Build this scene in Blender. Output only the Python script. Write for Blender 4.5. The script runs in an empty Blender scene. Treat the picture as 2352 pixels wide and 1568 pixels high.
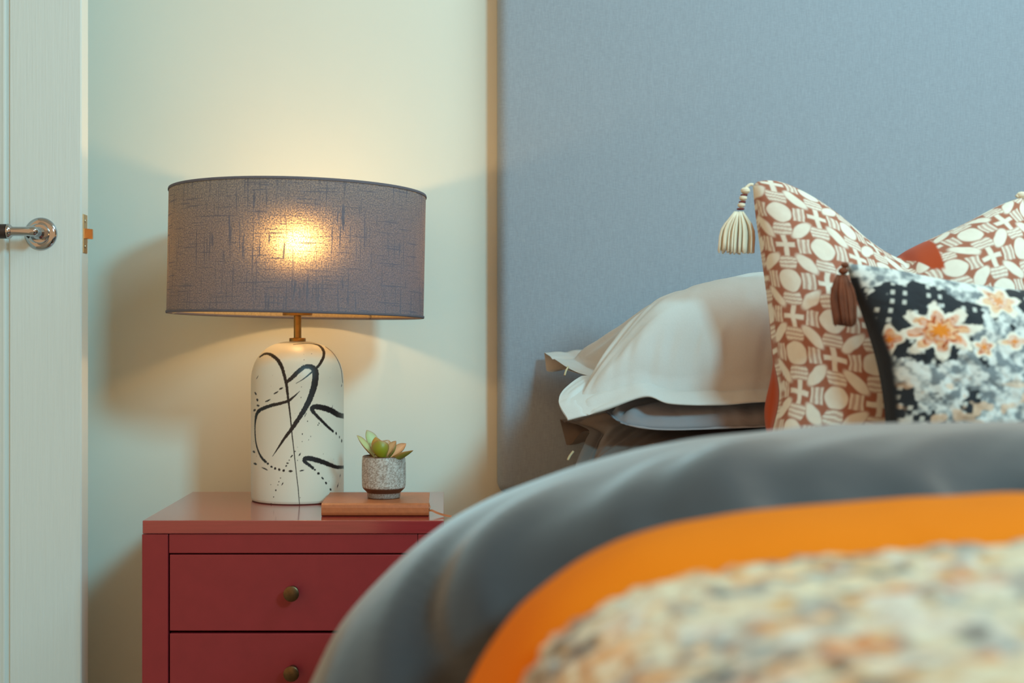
import bpy, bmesh, math, random
import numpy as np
from mathutils import Vector

random.seed(4); RNG = np.random.default_rng(7)
SC = bpy.context.scene
COL = SC.collection

# ------------------------------------------------------------------ camera, light, exposure
F, VX, VY, H = 2890.0, 1018.0, 798.0, 0.85      # focal length in pixels of a 2352 px wide frame, vanishing point, eye height
cam_d = bpy.data.cameras.new('camera')
cam = bpy.data.objects.new('camera', cam_d); COL.objects.link(cam)
cam.location = (0, 0, H); cam.rotation_euler = (math.pi / 2, 0, 0)
cam_d.sensor_width = 36; cam_d.lens = F / 2352 * 36
cam_d.shift_x = (1176 - VX) / 2352; cam_d.shift_y = -(784 - VY) / 2352
cam_d.clip_start = 0.02
cam_d.dof.use_dof = True; cam_d.dof.focus_distance = 2.06; cam_d.dof.aperture_fstop = 2.7
SC.camera = cam

SC.view_settings.view_transform = 'Standard'
try: SC.view_settings.look = 'None'
except Exception: pass
SC.view_settings.exposure = 0.0; SC.view_settings.gamma = 1.0
SC.view_settings.use_curve_mapping = False

world = bpy.data.worlds.new('room_light'); SC.world = world
world.use_nodes = True
bg = world.node_tree.nodes['Background']
bg.inputs[0].default_value = (1.0, 0.60, 0.31, 1); bg.inputs[1].default_value = 0.86

def area(name, loc, target, sx, sy, power, col):
    d = bpy.data.lights.new(name, 'AREA'); d.shape = 'RECTANGLE'; d.size = sx; d.size_y = sy
    d.energy = power; d.color = col
    o = bpy.data.objects.new(name, d); COL.objects.link(o); o.location = loc
    o.rotation_euler = (Vector(target) - Vector(loc)).to_track_quat('-Z', 'Y').to_euler()
    return o
LP = Vector((1.84, -1.60, 2.56))
area('daylight_window', LP, (0.1, 2.2, 0.95), 0.50, 0.52, 89, (0.29, 0.86, 1.06))
area('overhead_fill', (1.25, 1.25, 2.5), (0.9, 1.55, 0.8), 0.9, 0.9, 22, (0.55, 0.93, 1.04))  # added fill light over the bed for upward-facing cloth, no known window there
BULB = 158.0

# ------------------------------------------------------------------ helpers
def P(px, py, d):
    return np.array([(px - VX) * d / F, d, H + (VY - py) * d / F])

def srgb(c):
    out = []
    for v in c:
        v = v / 255.0
        out.append(v / 12.92 if v <= 0.04045 else ((v + 0.055) / 1.055) ** 2.4)
    return out
def rgba(c): return (*srgb(c), 1.0)

def root_loc(p):
    while p.parent: p = p.parent
    return np.array(p.location)

def obj(name, verts, faces, material=None, parent=None, smooth=True, colors=None, loc=None, kind=None, label=None):
    v = np.asarray(verts, dtype=float)
    if parent is not None: off = root_loc(parent)
    elif loc is not None: off = np.asarray(loc, dtype=float)
    else: off = np.zeros(3)
    me = bpy.data.meshes.new(name)
    me.from_pydata((v - off).tolist(), [], [list(map(int, f)) for f in faces])
    if colors is not None:
        a = me.color_attributes.new('print', 'FLOAT_COLOR', 'POINT')
        c = np.ones((len(v), 4), dtype=np.float32); c[:, :colors.shape[1]] = colors
        a.data.foreach_set('color', c.ravel())
    me.update()
    if smooth: me.polygons.foreach_set('use_smooth', [True] * len(me.polygons))
    o = bpy.data.objects.new(name, me); COL.objects.link(o)
    if parent is not None: o.parent = parent
    else: o.location = off
    if material: me.materials.append(material)
    if kind: o['kind'] = kind
    if label: o['label'] = label
    return o

def thing(name, label, cat, loc, group=None, kind=None):
    o = bpy.data.objects.new(name, None); COL.objects.link(o)
    o.location = loc; o.empty_display_size = 0.05
    if label: o['label'] = label
    if cat: o['category'] = cat
    if group: o['group'] = group
    if kind: o['kind'] = kind
    return o

def bm_obj(name, bm, material, parent=None, loc=None, smooth=False, **k):
    bmesh.ops.recalc_face_normals(bm, faces=bm.faces)
    v = [tuple(x.co) for x in bm.verts]; bm.verts.index_update()
    f = [[x.index for x in q.verts] for q in bm.faces]
    bm.free()
    return obj(name, v, f, material, parent, smooth, loc=loc, **k)

def box_bm(lo, hi, bevel=0.0, seg=2):
    bm = bmesh.new()
    bmesh.ops.create_cube(bm, size=1.0)
    lo, hi = Vector(lo), Vector(hi)
    for v in bm.verts:
        v.co = Vector(((lo[i] + hi[i]) / 2 + v.co[i] * (hi[i] - lo[i])) for i in range(3))
    if bevel > 0:
        bmesh.ops.bevel(bm, geom=list(bm.edges), offset=bevel, segments=seg, affect='EDGES', profile=0.5)
    return bm
def box(name, lo, hi, material, parent=None, bevel=0.0015, **k):
    return bm_obj(name, box_bm(lo, hi, bevel), material, parent, smooth=False, **k)

def grid_faces(m, n, wrap=False, flip=False):
    i, j = np.meshgrid(np.arange(m - 1), np.arange(n if wrap else n - 1), indexing='ij')
    j2 = (j + 1) % n
    f = np.stack([i * n + j, i * n + j2, (i + 1) * n + j2, (i + 1) * n + j], -1).reshape(-1, 4)
    return f[:, ::-1] if flip else f

def lathe(profile, center, seg=64, cap0=False, cap1=False, axis='z', flip=False):
    """profile: list of (r, h) along the axis"""
    pr = np.array(profile, dtype=float); a = np.arange(seg) * 2 * math.pi / seg
    r = pr[:, 0][:, None]; h = np.repeat(pr[:, 1][:, None], seg, 1)
    x, y = r * np.cos(a), r * np.sin(a)
    if axis == 'z': v = np.stack([x, y, h], -1)
    elif axis == 'y': v = np.stack([x, h, y], -1)
    else: v = np.stack([h, x, y], -1)
    f = [list(q) for q in grid_faces(len(pr), seg, True, flip)]
    if cap0: f.append(list(range(seg))[::-1])
    if cap1: f.append([(len(pr) - 1) * seg + k for k in range(seg)])
    return v.reshape(-1, 3) + np.asarray(center, dtype=float), f
def lathe_obj(name, profile, center, material, parent=None, seg=64, cap0=False, cap1=False, axis='z', smooth=True, **k):
    v, f = lathe(profile, center, seg, cap0, cap1, axis)
    bm = bmesh.new(); vs = [bm.verts.new(p) for p in v]
    for q in f:
        try: bm.faces.new([vs[i] for i in q])
        except ValueError: pass
    bmesh.ops.remove_doubles(bm, verts=bm.verts, dist=1e-6)
    o = bm_obj(name, bm, material, parent, smooth=smooth, **k)
    if smooth:
        try: o.data.set_sharp_from_angle(angle=math.radians(38))
        except Exception: pass
    return o

def tube(pts, radii, sides=8, cap=True):
    pts = np.asarray(pts, dtype=float); n = len(pts)
    radii = np.full(n, radii) if np.isscalar(radii) else np.asarray(radii)
    T = np.gradient(pts, axis=0); T /= np.linalg.norm(T, axis=1)[:, None] + 1e-12
    up = np.array([0.13, 0.31, 0.94]); V = []
    for p, t, r in zip(pts, T, radii):
        s = np.cross(t, up); s /= np.linalg.norm(s) + 1e-9; b = np.cross(s, t)
        for k in range(sides):
            a = 2 * math.pi * k / sides
            V.append(p + r * (math.cos(a) * s + math.sin(a) * b))
    f = [list(q) for q in grid_faces(n, sides, True)]
    if cap: f += [list(range(sides))[::-1], [(n - 1) * sides + k for k in range(sides)]]
    return np.array(V), f
def join(parts):
    V, Fc, o = [], [], 0
    for v, f in parts:
        V.append(v); Fc += [[i + o for i in q] for q in f]; o += len(v)
    return np.concatenate(V), Fc

def catmull(pts, n):
    """resample a polyline (k, dim) with a smooth spline, by arc length"""
    p = np.asarray(pts, dtype=float)
    q = np.vstack([2 * p[0] - p[1], p, 2 * p[-1] - p[-2]]); out = []
    for i in range(1, len(q) - 2):
        t = np.linspace(0, 1, 24, endpoint=False)[:, None]
        a, b, c, d = q[i - 1], q[i], q[i + 1], q[i + 2]
        out.append(0.5 * (2 * b + (c - a) * t + (2 * a - 5 * b + 4 * c - d) * t ** 2 + (3 * b - a - 3 * c + d) * t ** 3))
    out = np.vstack(out + [p[-1:]])
    s = np.concatenate([[0], np.cumsum(np.linalg.norm(np.diff(out, axis=0), axis=1))])
    u = np.linspace(0, s[-1], n)
    return np.stack([np.interp(u, s, out[:, k]) for k in range(p.shape[1])], 1)

def _h(ix, iy, seed):
    n = (ix.astype(np.int64) * 374761393 + iy.astype(np.int64) * 668265263 + seed * 974634533) & 0xffffffff
    n = ((n ^ (n >> 13)) * 1274126177) & 0xffffffff
    return ((n ^ (n >> 16)) & 0xffff) / 65535.0
def vnoise(x, y, seed=0):
    x = np.asarray(x, dtype=float); y = np.asarray(y, dtype=float)
    ix, iy = np.floor(x), np.floor(y); fx, fy = x - ix, y - iy
    fx = fx * fx * (3 - 2 * fx); fy = fy * fy * (3 - 2 * fy)
    a, b = _h(ix, iy, seed), _h(ix + 1, iy, seed); c, d = _h(ix, iy + 1, seed), _h(ix + 1, iy + 1, seed)
    return (a + (b - a) * fx) * (1 - fy) + (c + (d - c) * fx) * fy
def fbm(x, y, seed=0, oct=4):
    s, a, t = 0, 0.5, 0
    for k in range(oct):
        s = s + a * vnoise(x * 2 ** k, y * 2 ** k, seed + k * 17); t += a; a *= 0.5
    return s / t
def sstep(e0, e1, x):
    t = np.clip((x - e0) / (e1 - e0), 0, 1); return t * t * (3 - 2 * t)
def grid_normals(G):
    du = np.gradient(G, axis=0); dv = np.gradient(G, axis=1)
    n = np.cross(dv, du); return n / (np.linalg.norm(n, axis=2)[..., None] + 1e-12)

# ------------------------------------------------------------------ materials
class NT:
    def __init__(s, m): s.t = m.node_tree
    def n(s, typ, **kw):
        o = s.t.nodes.new(typ)
        for k, v in kw.items(): setattr(o, k, v)
        return o
    def l(s, a, b): s.t.links.new(a, b)
    def val(s, sock, x):
        if hasattr(x, 'links'): s.l(x, sock)
        else: sock.default_value = x
    def math(s, op, a, b=0.0):
        o = s.n('ShaderNodeMath', operation=op); s.val(o.inputs[0], a); s.val(o.inputs[1], b); return o.outputs[0]
    def mapr(s, v, a, b, c, d):
        o = s.n('ShaderNodeMapRange'); s.val(o.inputs[0], v)
        for i, x in enumerate((a, b, c, d)): o.inputs[i + 1].default_value = x
        return o.outputs[0]
    def mix(s, f, a, b, blend='MIX'):
        o = s.n('ShaderNodeMix', data_type='RGBA', blend_type=blend)
        s.val(o.inputs[0], f); s.val(o.inputs[6], a); s.val(o.inputs[7], b); return o.outputs[2]
    def coords(s, scale=(1, 1, 1), kind='Object'):
        t = s.n('ShaderNodeTexCoord'); m = s.n('ShaderNodeMapping'); m.inputs['Scale'].default_value = scale
        s.l(t.outputs[kind], m.inputs[0]); return m.outputs[0]
    def noise(s, vec, scale=1.0, detail=3, rough=0.5, dist=0.0):
        o = s.n('ShaderNodeTexNoise'); s.l(vec, o.inputs['Vector'])
        o.inputs['Scale'].default_value = scale; o.inputs['Detail'].default_value = detail
        o.inputs['Roughness'].default_value = rough; o.inputs['Distortion'].default_value = dist
        return o.outputs[0]

def mat(name, col, rough=0.5, metal=0.0, var=None, var_amt=0.1, bump=None, bump_amt=0.15, bump_dist=0.001,
        attr=False, sheen=0.0, spec=0.5, coat=0.0, sss=0.0, weave=None):
    """var/bump: stretch (sx, sy, sz) of an object-space noise in 1/m; attr: colour comes from the painted print"""
    m = bpy.data.materials.new(name); m.use_nodes = True
    T = NT(m); b = m.node_tree.nodes['Principled BSDF']
    b.inputs['Roughness'].default_value = rough; b.inputs['Metallic'].default_value = metal
    b.inputs['Specular IOR Level'].default_value = spec
    b.inputs['Sheen Weight'].default_value = sheen; b.inputs['Coat Weight'].default_value = coat
    b.inputs['Coat Roughness'].default_value = 0.15
    if sss: b.inputs['Subsurface Weight'].default_value = sss; b.inputs['Subsurface Radius'].default_value = (0.004, 0.004, 0.002)
    if attr:
        a = T.n('ShaderNodeAttribute', attribute_name='print'); c = a.outputs['Color']
    else:
        r = T.n('ShaderNodeRGB'); r.outputs[0].default_value = rgba(col); c = r.outputs[0]
    hgt = None
    if var:
        n = T.noise(T.coords(var), 1.0, 4, 0.6)
        k = T.mapr(n, 0.3, 0.7, 1 - var_amt, 1 + var_amt)
        cc = T.n('ShaderNodeCombineColor')
        for i in range(3): T.l(k, cc.inputs[i])
        c = T.mix(1.0, c, cc.outputs[0], 'MULTIPLY')
    if weave:
        n1 = T.noise(T.coords((weave, weave, weave * 0.07)), 1.0, 2, 0.6)
        n2 = T.noise(T.coords((weave * 0.07, weave * 0.07, weave)), 1.0, 2, 0.6)
        w = T.math('ADD', n1, n2); hgt = w
        k = T.mapr(w, 0.75, 1.25, 1 - var_amt, 1 + var_amt)
        cc = T.n('ShaderNodeCombineColor')
        for i in range(3): T.l(k, cc.inputs[i])
        c = T.mix(1.0, c, cc.outputs[0], 'MULTIPLY')
    T.l(c, b.inputs['Base Color'])
    if bump: hgt = T.noise(T.coords(bump), 1.0, 4, 0.6)
    if hgt is not None:
        bp = T.n('ShaderNodeBump'); bp.inputs['Strength'].default_value = bump_amt; bp.inputs['Distance'].default_value = bump_dist
        T.l(hgt, bp.inputs['Height']); T.l(bp.outputs[0], b.inputs['Normal'])
    return m

WHITE = (228, 228, 218)
M = {}
M['wall'] = mat('wall_paint', (226, 226, 214), 0.7, var=(3, 3, 3), var_amt=0.012, bump=(220, 220, 220), bump_amt=0.06, bump_dist=0.0006, spec=0.3)
M['ceiling'] = mat('ceiling_paint', (235, 233, 226), 0.9)
M['floor'] = mat('carpet_beige', (178, 160, 138), 0.95, var=(60, 60, 60), var_amt=0.15)
M['trim'] = mat('trim_gloss_white', WHITE, 0.35)
M['door'] = mat('door_white_grain', (212, 222, 220), 0.38, bump=(260, 260, 9), bump_amt=0.55, bump_dist=0.0012, var=(200, 200, 7), var_amt=0.02)
M['door_edge'] = mat('door_edge_white', (238, 238, 230), 0.4)
M['chrome'] = mat('polished_chrome', (176, 180, 186), 0.07, 1.0)
M['grip'] = mat('dark_grip', (44, 30, 28), 0.45, bump=(500, 500, 500), bump_amt=0.2)
M['brass'] = mat('aged_brass', (176, 128, 66), 0.32, 1.0, var=(120, 120, 120), var_amt=0.12)
M['knob'] = mat('knob_brass', (104, 84, 60), 0.36, 1.0, var=(200, 200, 200), var_amt=0.2)
M['steel'] = mat('latch_brass', (214, 172, 124), 0.3, 1.0)
M['screw'] = mat('screw_steel', (190, 175, 150), 0.3, 1.0)
M['red'] = mat('oxblood_paint', (138, 38, 44), 0.36, var=(40, 40, 40), var_amt=0.05, bump=(60, 300, 300), bump_amt=0.10, bump_dist=0.0008, spec=0.45)
M['red_top'] = mat('oxblood_paint_top', (146, 46, 50), 0.13, var=(14, 200, 200), var_amt=0.10, bump=(14, 260, 260), bump_amt=0.05, bump_dist=0.0004, spec=0.9, coat=0.5)
M['dark'] = mat('shadow_gap', (40, 18, 20), 0.8)
M['base'] = mat('lamp_ceramic', WHITE, 0.42, attr=True, bump=(90, 90, 90), bump_amt=0.05, spec=0.45)
M['leather'] = mat('tan_leather', (176, 98, 56), 0.42, var=(130, 130, 130), var_amt=0.10, bump=(700, 700, 700), bump_amt=0.25, bump_dist=0.0006)
M['pages'] = mat('page_edges', (226, 206, 170), 0.8, var=(4, 4, 900), var_amt=0.2)
M['pot'] = mat('pot_crackle_glaze', (168, 160, 150), 0.4, attr=True, bump=(150, 150, 150), bump_amt=0.35, bump_dist=0.0015)
M['soil'] = mat('soil', (70, 48, 34), 0.95, var=(300, 300, 300), var_amt=0.4, bump=(250, 250, 250), bump_amt=0.8, bump_dist=0.003)
M['leaf'] = mat('succulent_leaf', (120, 140, 50), 0.42, attr=True, sss=0.25)
M['headboard'] = mat('blue_linen', (150, 159, 170), 0.85, weave=1100, var_amt=0.10, bump_amt=0.35, bump_dist=0.0008, sheen=0.15, spec=0.2)
M['linen'] = mat('white_cotton', (204, 202, 198), 0.8, bump=(55, 30, 55), bump_amt=0.14, bump_dist=0.004, var=(600, 600, 600), var_amt=0.03, spec=0.2)
M['linen_shaded'] = mat('shaded_white_cotton', (158, 154, 158), 0.8, bump=(30, 70, 60), bump_amt=0.25, bump_dist=0.005, spec=0.2)  # white cotton darkened, the shade under the top pillow is in its colour
M['charcoal'] = mat('charcoal_cotton', (122, 110, 104), 0.85, bump=(45, 45, 30), bump_amt=0.2, bump_dist=0.004, spec=0.2)
M['duvet'] = mat('charcoal_duvet', (54, 58, 63), 0.8, bump=(14, 14, 14), bump_amt=0.14, bump_dist=0.01, sheen=0.6, spec=0.3)
M['orange'] = mat('orange_cotton', (232, 126, 20), 0.8, bump=(30, 30, 30), bump_amt=0.1, bump_dist=0.004, spec=0.1)
M['throw'] = mat('woven_throw', (200, 190, 170), 0.9, attr=True, bump=(160, 160, 160), bump_amt=0.6, bump_dist=0.004, sheen=0.2, spec=0.15)
M['print'] = mat('block_print_cotton', (200, 120, 90), 0.9, attr=True, bump=(500, 500, 500), bump_amt=0.2, sheen=0.1, spec=0.15)
M['rust'] = mat('rust_cotton', (176, 74, 36), 0.85, bump=(300, 300, 300), bump_amt=0.15, sheen=0.2, spec=0.2)
M['floral'] = mat('kantha_floral_cotton', (60, 64, 68), 0.9, attr=True, bump=(120, 120, 120), bump_amt=0.4, bump_dist=0.002, sheen=0.1, spec=0.15)
M['dark_cloth'] = mat('black_cotton', (40, 41, 46), 0.9)
M['cream'] = mat('cream_yarn', (236, 222, 196), 0.85, sheen=0.2)
M['tab'] = mat('tab_cotton', (196, 176, 140), 0.85)
M['thread'] = mat('dark_red_thread', (120, 40, 40), 0.8)
M['brown_yarn'] = mat('brown_yarn', (118, 62, 36), 0.8, var=(90, 90, 30), var_amt=0.35)
M['mattress'] = mat('mattress_white', (220, 216, 208), 0.85)
M['shade_ring'] = mat('shade_edge_tape', (98, 92, 100), 0.85, weave=900, var_amt=0.12)
M['wire'] = mat('white_wire', (225, 215, 195), 0.4)

def shade_material():
    m = bpy.data.materials.new('shade_linen'); m.use_nodes = True; T = NT(m)
    m.node_tree.nodes.remove(m.node_tree.nodes['Principled BSDF'])
    out = m.node_tree.nodes['Material Output']
    uv = T.n('ShaderNodeAttribute', attribute_name='weave_uv').outputs['Vector']
    def nz(sx, sy, detail=2, seed=0.0):
        mp = T.n('ShaderNodeMapping'); mp.inputs['Scale'].default_value = (sx, sy, 1); mp.inputs['Location'].default_value = (seed, seed * 1.7, 0)
        T.l(uv, mp.inputs[0]); return T.noise(mp.outputs[0], 1.0, detail, 0.5)
    slub_v = T.mapr(nz(300, 11, 1, 3.1), 0.60, 0.70, 0, 1)        # thick vertical yarns
    slub_h = T.mapr(nz(13, 330, 1, 9.4), 0.61, 0.71, 0, 1)        # thick horizontal yarns
    slub_w = T.mapr(nz(120, 15, 1, 5.0), 0.66, 0.74, 0, 1)
    thick = T.math('MINIMUM', T.math('ADD', T.math('ADD', slub_v, slub_h), slub_w), 1.0)
    fine = T.math('MULTIPLY', T.mapr(nz(520, 460, 2), 0.36, 0.64, 0.15, 1.85), T.mapr(nz(420, 420, 2, 2.0), 0.3, 0.7, 0.65, 1.35))
    trans = T.math('MULTIPLY', fine, T.mapr(thick, 0, 1, 1.0, 0.10))
    weave = T.mapr(T.math('ADD', nz(1300, 90), nz(90, 1300)), 0.7, 1.3, 0.78, 1.22)
    cc = T.n('ShaderNodeCombineColor')
    for i in range(3): T.l(weave, cc.inputs[i])
    outer = T.mix(1.0, rgba((106, 105, 116)), cc.outputs[0], 'MULTIPLY')
    geo = T.n('ShaderNodeNewGeometry')
    face = T.mix(geo.outputs['Backfacing'], outer, rgba((170, 146, 108)))
    diff = T.n('ShaderNodeBsdfDiffuse'); T.l(face, diff.inputs[0])
    def tinted(k3, node, sock=0):
        c = T.n('ShaderNodeCombineColor')
        for i, k in enumerate(k3): T.l(T.math('MULTIPLY', trans, k), c.inputs[i])
        T.l(c.outputs[0], node.inputs[sock]); return node
    tl = tinted((0.003, 0.0022, 0.0012), T.n('ShaderNodeBsdfTranslucent'))
    r1 = tinted((0.052, 0.043, 0.025), T.n('ShaderNodeBsdfRefraction')); r1.inputs['Roughness'].default_value = 0.52; r1.inputs['IOR'].default_value = 1.40
    r2 = tinted((0.060, 0.046, 0.024), T.n('ShaderNodeBsdfRefraction')); r2.inputs['Roughness'].default_value = 0.70; r2.inputs['IOR'].default_value = 1.50
    a0 = T.n('ShaderNodeAddShader'); T.l(r1.outputs[0], a0.inputs[0]); T.l(r2.outputs[0], a0.inputs[1])
    a1 = T.n('ShaderNodeAddShader'); T.l(tl.outputs[0], a1.inputs[0]); T.l(a0.outputs[0], a1.inputs[1])
    a2 = T.n('ShaderNodeAddShader'); T.l(diff.outputs[0], a2.inputs[0]); T.l(a1.outputs[0], a2.inputs[1])
    T.l(a2.outputs[0], out.inputs[0])
    return m
M['shade'] = shade_material()
mb = bpy.data.materials.new('bulb_glow'); mb.use_nodes = True
_b = mb.node_tree.nodes['Principled BSDF']; _b.inputs['Emission Color'].default_value = (1.0, 0.60, 0.255, 1); _b.inputs['Emission Strength'].default_value = BULB
M['bulb'] = mb

# ------------------------------------------------------------------ setting
WALL = 2.43
def struct(o, kind='structure'): o['kind'] = kind; return o
struct(box('floor', (-1.6, -1.8, -0.06), (3.4, WALL + 0.1, 0), M['floor'], bevel=0))
struct(box('wall_back', (-1.6, WALL, 0), (3.4, WALL + 0.1, 2.6), M['wall'], bevel=0))
struct(box('wall_left', (-1.6, 1.2, 0), (-1.45, WALL, 2.6), M['wall'], bevel=0))
struct(box('ceiling', (-1.6, -0.4, 2.6), (3.4, WALL + 0.1, 2.66), M['ceiling'], bevel=0))
struct(box('baseboard_back', (-1.45, WALL - 0.016, 0), (3.4, WALL, 0.12), M['trim'], bevel=0.004))

# open door, its face square to the camera
DY = 2.15; DR = (187 - VX) * DY / F; DK = DY / 2.04
door = thing('door_1', 'white panelled door standing open at the left edge', None, (-1.35, DY + 0.02, 0), kind='structure')
prof = [(DR, DY + 0.002), (DR - 0.002, DY), (-0.7020 * DK, DY), (-0.7028 * DK, DY + 0.0012), (-0.7045 * DK, DY + 0.0062), (-0.7062 * DK, DY + 0.0066),
        (-0.7078 * DK, DY + 0.0052), (-0.7112 * DK, DY + 0.0012), (-0.7135 * DK, DY + 0.0008), (-0.7155 * DK, DY + 0.0016), (-0.719 * DK, DY + 0.0028), (-1.20, DY + 0.0028),
        (-1.205, DY + 0.0066), (-1.21, DY), (-1.35, DY), (-1.35, DY + 0.04), (DR, DY + 0.04)]
n = len(prof)
dv = [(x, y, 0.012) for x, y in prof] + [(x, y, 1.99) for x, y in prof]
dfc = [[i, (i + 1) % n, n + (i + 1) % n, n + i] for i in range(n)] + [list(range(n))[::-1], list(range(n, 2 * n))]
leaf = obj('door_leaf', dv, dfc, M['door'], door, smooth=False)
leaf.data.materials.append(M['door_edge']); leaf.data.polygons[n - 1].material_index = 1
for z0, z1 in ((0.012, 0.24), (1.86, 1.99)):
    box('door_rail', (-1.2, DY - 0.0005, z0), (-0.7035 * DK, DY + 0.01, z1), M['door'], door, bevel=0.0)
# handle: rose, neck, lever
rc = P(94, 537, DY)
hd = lathe_obj('handle_rose', [(0, -0.0085), (0.009, -0.0085), (0.0155, -0.0085), (0.0165, -0.0068), (0.0172, -0.0062), (0.021, -0.006), (0.0255, -0.0045), (0.0278, -0.0015), (0.028, 0.0)],
               (rc[0], DY, rc[2]), M['chrome'], door, 64, axis='y')
lathe_obj('handle_neck', [(0.0105, -0.008), (0.0105, -0.014), (0.0072, -0.018), (0.0068, -0.036), (0.0085, -0.042)], (rc[0], DY, rc[2]), M['chrome'], hd, 40, axis='y')
ly = DY - 0.047
lathe_obj('lever', [(0, 0.0085), (0.005, 0.007), (0.0082, 0.003), (0.0088, 0), (0.0085, -0.006), (0.0078, -0.010), (0.0078, -0.033), (0.0082, -0.036), (0.0115, -0.039), (0.0128, -0.041), (0.0128, -0.0435), (0.0108, -0.045)],
          (rc[0] + 0.003, ly, rc[2]), M['chrome'], hd, 40, axis='x')
lathe_obj('lever_grip', [(0.0118, -0.0448), (0.0122, -0.046), (0.0122, -0.115), (0.0105, -0.12), (0, -0.121)], (rc[0] + 0.003, ly, rc[2]), M['grip'], hd, 40, axis='x', label='dark brown grip on the lever')
# latch on the door edge
z0, z1 = P(195, 581, DY + 0.02)[2], P(195, 493, DY + 0.02)[2]
lp = box('latch_plate', (DR, DY + 0.008, z0), (DR + 0.0015, DY + 0.031, z1), M['steel'], door, bevel=0.0004)
for zz in (z0 + 0.011, z1 - 0.011):
    lathe_obj('screw', [(0.0, 0.0024), (0.003, 0.0023), (0.0036, 0.0014)], (DR, DY + 0.019, zz), M['screw'], lp, 16, axis='x')
zb = P(200, 537, DY + 0.02)[2]
bm = bmesh.new()
pl = [(DR, DY + 0.010), (DR + 0.003, DY + 0.010), (DR + 0.012, DY + 0.024), (DR + 0.012, DY + 0.029), (DR, DY + 0.029)]
lo = [bm.verts.new((x, y, zb - 0.0085)) for x, y in pl]; hi = [bm.verts.new((x, y, zb + 0.0085)) for x, y in pl]
bm.faces.new(lo[::-1]); bm.faces.new(hi)
for i in range(5): bm.faces.new((lo[i], lo[(i + 1) % 5], hi[(i + 1) % 5], hi[i]))
bm_obj('latch_bolt', bm, M['steel'], lp)

# ------------------------------------------------------------------ nightstand
NF, NB, NX0, NX1 = 1.918, 2.302, P(327, 0, 1.918)[0], P(1020, 0, 1.918)[0]
NZ = H - 0.2635
def nz(py): return P(0, py, NF)[2]
def nx(px): return P(px, 0, NF)[0]
ns = thing('nightstand', 'oxblood red wooden nightstand with round brass knobs, beside the bed', 'nightstand', ((NX0 + NX1) / 2, (NF + NB) / 2, 0))
box('top', (NX0, NF, nz(1225.5)), (NX1, NB, NZ), M['red_top'], ns, 0.0012)
LW = nx(386) - nx(326)
zt = nz(1227)
for xa, xb in ((NX0 - 0.001, NX0 - 0.001 + LW), (nx(960), NX1)):
    for ya, yb in ((NF + 0.001, NF + 0.035), (NB - 0.038, NB - 0.003)):
        box('leg', (xa, ya, 0), (xb, yb, zt), M['red'], ns, 0.001)
    box('side_panel', (xa + 0.003, NF + 0.034, 0.262), (xb - 0.022, NB - 0.037, zt), M['red'], ns, 0.0005)
box('back_panel', (NX0 + LW - 0.002, NB - 0.02, 0.262), (nx(960) + 0.002, NB - 0.008, zt), M['red'], ns, 0.0005)
box('top_rail', (nx(387.5), NF + 0.002, nz(1270.5)), (nx(959), NF + 0.022, zt), M['red'], ns, 0.0008)
dh = nz(1274) - nz(1449)
for k in range(2):
    z1 = nz(1274) - k * (dh + 0.0042)
    d = box('drawer', (nx(389), NF + 0.0025, z1 - dh), (nx(955.5), NF + 0.022, z1), M['red'], ns, 0.001)
    box('drawer_box', (nx(400), NF + 0.021, z1 - dh + 0.008), (nx(945), NB - 0.03, z1 - 0.012), M['dark'], d, 0)
    kx, kz = P(668.5, 1364 if k == 0 else 1548, NF - 0.022)[[0, 2]]
    lathe_obj('knob', [(0, -0.0245), (0.0105, -0.0245), (0.0117, -0.0238), (0.0119, -0.0225), (0.0113, -0.021), (0.0100, -0.016), (0.0088, -0.010), (0.0082, 0.0005)],
              (kx, NF + 0.0025, kz), M['knob'], d, 40, axis='y')
zbt = nz(1274) - 2 * (dh + 0.0042)
box('bottom_rail', (nx(387.5), NF + 0.002, zbt - 0.03), (nx(959), NF + 0.022, zbt), M['red'], ns, 0.0008)

# ------------------------------------------------------------------ table lamp
LX, LY, R = -0.2527, 2.183, 0.0800
lamp = thing('table_lamp', 'lit table lamp, grey linen drum shade on white ceramic base with black brushstrokes', 'lamp', (LX, LY, NZ))
BH = 0.2745
def dome(n):
    """outline of the base, straight sides into a rounded top"""
    pts = [(0.0, 0.0), (R - 0.006, 0.0), (R - 0.0015, 0.0015), (R - 0.0002, 0.005)]
    h0 = 0.205
    for h in np.linspace(0.006, h0, 24)[1:]: pts.append((R, h))
    for a in np.linspace(0, math.pi / 2, 40)[1:]:
        c, s = math.cos(a), math.sin(a)
        pts.append((R * c ** 0.74, h0 + (BH - h0) * s ** 0.96))
    p = np.array(pts[1:-1] + [(0.0005, BH)])
    s = np.concatenate([[0], np.cumsum(np.linalg.norm(np.diff(p, axis=0), axis=1))])
    u = np.linspace(0, s[-1], n); return np.stack([np.interp(u, s, p[:, 0]), np.interp(u, s, p[:, 1])], 1)
def zb_pts(l): return [(540 + x / 3.137, 700 + y / 3.137, w / 3.137) for x, y, w in l]
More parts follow.
